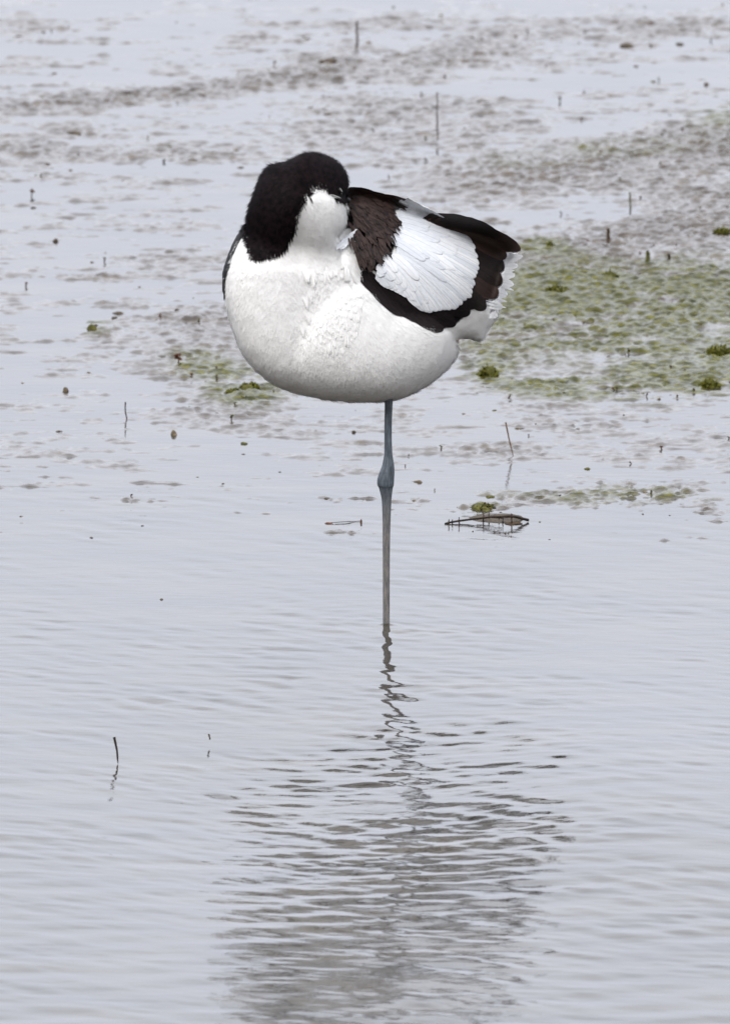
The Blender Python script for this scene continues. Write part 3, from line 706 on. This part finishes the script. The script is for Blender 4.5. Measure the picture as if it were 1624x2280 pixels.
# --- the ones that stand out
stick('upright_stick', (973, 205), (973, 302), 3.2, 1.8, m_stick, 'tall thin grey-brown stick standing upright on the flat above the bird\'s back', 'stick')
stick('upright_stick', (794, 46), (795, 104), 4.0, 3.0, m_stick, 'blurred short pale stick standing at the far top of the flat', 'stick')
stick('forked_stub', (1401, 428), (1402, 462), 2.6, 2.2, m_leaf, 'small olive stub with a forked tip standing alone right of the bird', 'plant stub')
stick('reed', (279, 895), (282, 932), 1.5, 1.6, m_reed, 'thin dark curved reed stem rising from calm water left of the bird\'s leg', 'reed', -2)
stick('reed', (254, 1642), (262, 1694), .8, 3.0, m_reed, 'dark pointed reed blade alone in open water at lower left', 'reed', 2)
stick('reed', (1125, 940), (1142, 1016), .8, 1.9, m_orange, 'orange-brown leaning reed stem in shallow water right of the bird\'s leg', 'reed', -1)
stick('wooden_stub', (1353, 508), (1353, 538), 5, 4.4, m_stem, 'short thick brown stub standing right of the bird\'s tail', 'stub')
stick('wooden_stub', (1441, 560), (1441, 586), 7, 6, m_leaf, 'fat mossy olive stub above the green algae bank', 'stub')
stick('wooden_stub', (1488, 566), (1488, 583), 4.6, 4, m_stem, 'small dark stub just right of the mossy olive stub', 'stub')
stick('floating_twig', (1060, 224), (1115, 226), 1.6, 1.0, m_stick, 'long thin dark twig lying flat right of the tall stick', 'twig')
clod('mud_clod', 733, 140, 62, 16, m_clod, 1, 'large dark brown mud lump at the top centre of the flat', 'mud clod')
clod('mud_clod', 170, 297, 62, 11, m_clod, 2, 'wide low dark mud lump with a pointed right end at far left', 'mud clod')
clod('mud_clod', 428, 360, 44, 11, m_clod, 3, 'dark mud lump left of the bird\'s head', 'mud clod')
clod('mud_clod', 1396, 102, 44, 12, m_clod, 4, 'brown mud lump trailing a drip of reflection at the far upper right', 'mud clod')
clod('mud_clod', 1512, 98, 32, 8, m_clod, 5, 'smooth grey-brown mud lump at far upper right edge', 'mud clod')
clod('mud_clod', 1570, 188, 22, 11, m_clod, 6, 'small dark craggy clod alone near the right edge above the brown bank', 'mud clod')
clod('mud_clod', 1447, 102, 12, 8, m_clod, 7, 'tiny pointed dark clod between the two larger far right lumps', 'mud clod')
clod('mud_clod', 42, 82, 40, 9, m_clod, 8, 'dark mud lump in the upper left corner', 'mud clod')
clod('mud_clod', 263, 698, 34, 9, m_clod, 9, 'grey pointed mud clod left of the bird\'s belly', 'mud clod')
clod('mud_clod', 393, 692, 28, 11, m_clod, 10, 'dark layered clod closest to the bird\'s belly on the left', 'mud clod')
clod('mud_clod', 404, 820, 30, 9, m_clod, 11, 'dark flat clod at the foot of the rusty sprout', 'mud clod')
clod('algae_clod', 205, 733, 32, 19, m_clodg, 12, 'olive cone-shaped clump with a long thin reflection at left', 'algae clump')
clod('pale_clod', 147, 872, 20, 13, m_pale, 13, 'tan clod alone in calm water at far left', 'mud clod')
clod('pale_clod', 388, 968, 16, 12, m_pale, 14, 'small tan pointed clod beside the curved reed stem', 'mud clod')
clod('mud_clod', 124, 538, 18, 12, m_clod, 15, 'dark square clod on pale water at left level with the neck', 'mud clod')
clod('mud_clod', 360, 1335, 10, 3.5, m_clod, 16, 'tiny dark speck of mud in open water left of the leg', 'mud clod')
clod('mud_clod', 204, 1197, 11, 3, m_clod, 17, 'tiny dark speck of mud in open water at left near the leg joint\'s height', 'mud clod')
clod('mud_clod', 1305, 1044, 18, 8, m_clodg, 18, 'small olive clod in shallow water right of the orange reed', 'mud clod')
clod('mud_clod', 545, 988, 24, 8, m_clodg, 19, 'ragged olive clod in shallow water below the bird\'s belly', 'mud clod')
sprout(398, 812, 26, 5, m_red, 'rust-brown sprout with crossed leaves standing on a clod left of the bird', knobs=7)
sprout(70, 436, 20, 6, m_red, 'rust-brown sprout alone at the far left edge', knobs=5)
sprout(515, 940, 18, 7, m_leaf, 'tiny green sprout in the water below the bird\'s belly', knobs=5)
sprout(467, 1645, 9, 8, m_stem, 'tiny dark sprout alone in open water right of the reed blade', knobs=3)
sprout(357, 711, 14, 9, m_red, 'short reddish sprout beside the layered clod', knobs=4)
def tuft(px, py, wpx, hpx, n, seed, label):
    r = empty('algae_tuft', ground(px, py))
    V, F = lump(wpx*S, hpx*S*.8, wpx*S, seed, .35); link_mesh('mound', V, F, m_clodg, r)
    V, F = blades(n, wpx*S*1.05, hpx*S, seed); link_mesh('strands', V, F, m_alga, r, smooth=False)
    return tag(r, label, 'algae')
tuft(1087, 838, 38, 26, 260, 1, 'bright green algae tuft in the water below the bird\'s tail')
tuft(556, 868, 46, 18, 280, 2, 'yellow-green algae tuft beside the bird\'s belly on the left')
tuft(520, 876, 34, 12, 160, 3, 'smaller dull green algae tuft left of the yellow-green one')
tuft(545, 890, 24, 9, 120, 4, 'lowest small algae tuft under the bird\'s belly')
tuft(1356, 622, 46, 20, 260, 5, 'round green algae mound on the near edge of the algae bank')
tuft(1240, 654, 70, 20, 360, 6, 'long olive algae mound just right of the tail')
tuft(1222, 552, 26, 16, 150, 7, 'yellow-green algae tuft level with the tail tip')
tuft(1600, 790, 60, 24, 300, 8, 'large olive algae mound at the right edge')
tuft(1578, 862, 46, 20, 220, 9, 'brown-green algae tuft low at the right edge')
tuft(1608, 525, 50, 22, 240, 10, 'dark algae tuft at the right edge above the bank')
# --- driftwood hummock in the shallows
dw = empty('driftwood', ground(1085, 1160)); tag(dw, 'sunken dark driftwood root with short pegs and moss in shallow water', 'driftwood')
G0 = ground(1085, 1160)
def at(px, py, z=0.0): return ground(px, py, z)-G0
V, F = lump(120*S, 5*S, .035, 71, .45); V += at(1108, 1152); link_mesh('mound', V, F, m_clod, dw, smooth=False)
V, F = lump(50*S, 10*S, .03, 72, .6); V += at(1075, 1132); link_mesh('mossy_hump', V, F, m_clodg, dw, smooth=False)
V, F = blades(160, 54*S, 13*S, 74); V += at(1075, 1132); link_mesh('moss', V, F, m_clodg, dw, smooth=False)
stalk(dw, 'branch', [at(990, 1166, .0005), at(1030, 1158, .0015), at(1080, 1153, .0035), at(1115, 1150, .0055), at(1140, 1149, .0055), at(1175, 1158, .001)], .0007, .0009, m_reed)
stalk(dw, 'branch', [at(1060, 1156, .002), at(1095, 1150, .0035), at(1120, 1154, .0035)], .0005, .0004, m_reed)
for x_, y_, h_ in ((998, 1168, 12), (1006, 1167, 11), (1022, 1167, 16), (1075, 1163, 22), (1088, 1158, 18), (1110, 1160, 12), (1118, 1165, 9), (1138, 1168, 26)):
    p = at(x_, y_); stalk(dw, 'peg', [p-np.array([0, 0, .001]), p+np.array([rnd.uniform(-1, 1)*.0003, 0, h_*S])], .0005, .0003, m_reed, 6)
V, F = lump(40*S, 3.5*S, .010, 73, .4); V += at(1141, 1165, .0004); link_mesh('leaf', V, F, m_stem, dw)
for x_, y_, s_ in ((1100, 1186, 1), (1112, 1187, 2), (1124, 1188, 3), (1131, 1188, 4), (1052, 1184, 5)):
    clod('mud_crumb', x_, y_, 5, 5, m_clod, 80+s_, 'dark crumb in the short row of crumbs in front of the driftwood', 'mud crumb', 'row of crumbs in front of the driftwood')
lf = empty('floating_leaf', ground(730, 1166)); tag(lf, 'small brown leaf on a long thread floating left of the leg', 'leaf')
G0 = ground(730, 1166)
V, F = lump(20*S, 3*S, .006, 90, .3); link_mesh('blade', V, F, m_red, lf)
stalk(lf, 'thread', [(0, 0, .0004), at(760, 1162, .0005), at(802, 1160, .0006)], .00025, .0002, m_reed, 5)
V, F = lump(5*S, 7*S, .002, 91, .2); V += at(803, 1164); link_mesh('bud', V, F, m_red, lf)
clod('mud_clod', 728, 1110, 26, 4, m_clod, 92, 'dark flat clod with a thin tail in shallow water left of the leg joint', 'mud clod')

# --- the many small ones
def scatter(n, seed, ylo, yhi):
    g = np.random.default_rng(seed); out = []
    while len(out) < n:
        px, py = g.uniform(-10, 1634), g.uniform(ylo, yhi)
        zv = float(blob(np.array([px]), np.array([py]), ZONES)[0])
        if g.random() < .06+zv*.42: out.append((px, py))
    return out
protos = [clod('mud_clod', 0, 0, 15, 4.6, (m_clod, m_clod, m_clodg, m_pale, m_clod)[k], 200+k, 'x', 'mud clod', rough=.6) for k in range(5)]
for i, (px, py) in enumerate(scatter(290, 3, 5, 1210)):
    o = protos[i % 5] if i < 5 else copy_tree(protos[i % 5], (0, 0, 0), 0, (1, 1, 1))
    sc = rnd.choice((.35, .45, .55, .7, .85, 1.15)); o.location = ground(px, py); o.rotation_euler = (0, 0, rnd.uniform(0, 6.28)); o.scale = (sc*rnd.uniform(.8, 2.0), sc*rnd.uniform(.8, 1.6), sc*rnd.uniform(.7, 1.5))
    tag(o, 'little brown mud clod among many scattered over the wet flat', 'mud clod', 'little mud clods scattered over the wet flat')
sp = [sprout(0, 0, 12, 40+k, (m_leaf, m_red, m_stem, m_leaf)[k], 'x', knobs=3+k % 3, name='tiny_sprout') for k in range(4)]
for i, (px, py) in enumerate(scatter(150, 9, 60, 1120)):
    o = sp[i] if i < 4 else copy_tree(sp[i % 4], (0, 0, 0), 0, (1, 1, 1))
    sc = rnd.uniform(.4, 1.0); o.location = ground(px, py); o.rotation_euler = (rnd.gauss(0, .3), rnd.gauss(0, .35), rnd.uniform(0, 6.28)); o.scale = (sc*1.2, sc*1.2, sc)
    tag(o, 'tiny plant sprout among many sticking up from the wet flat', 'plant', 'tiny sprouts sticking up from the wet flat')
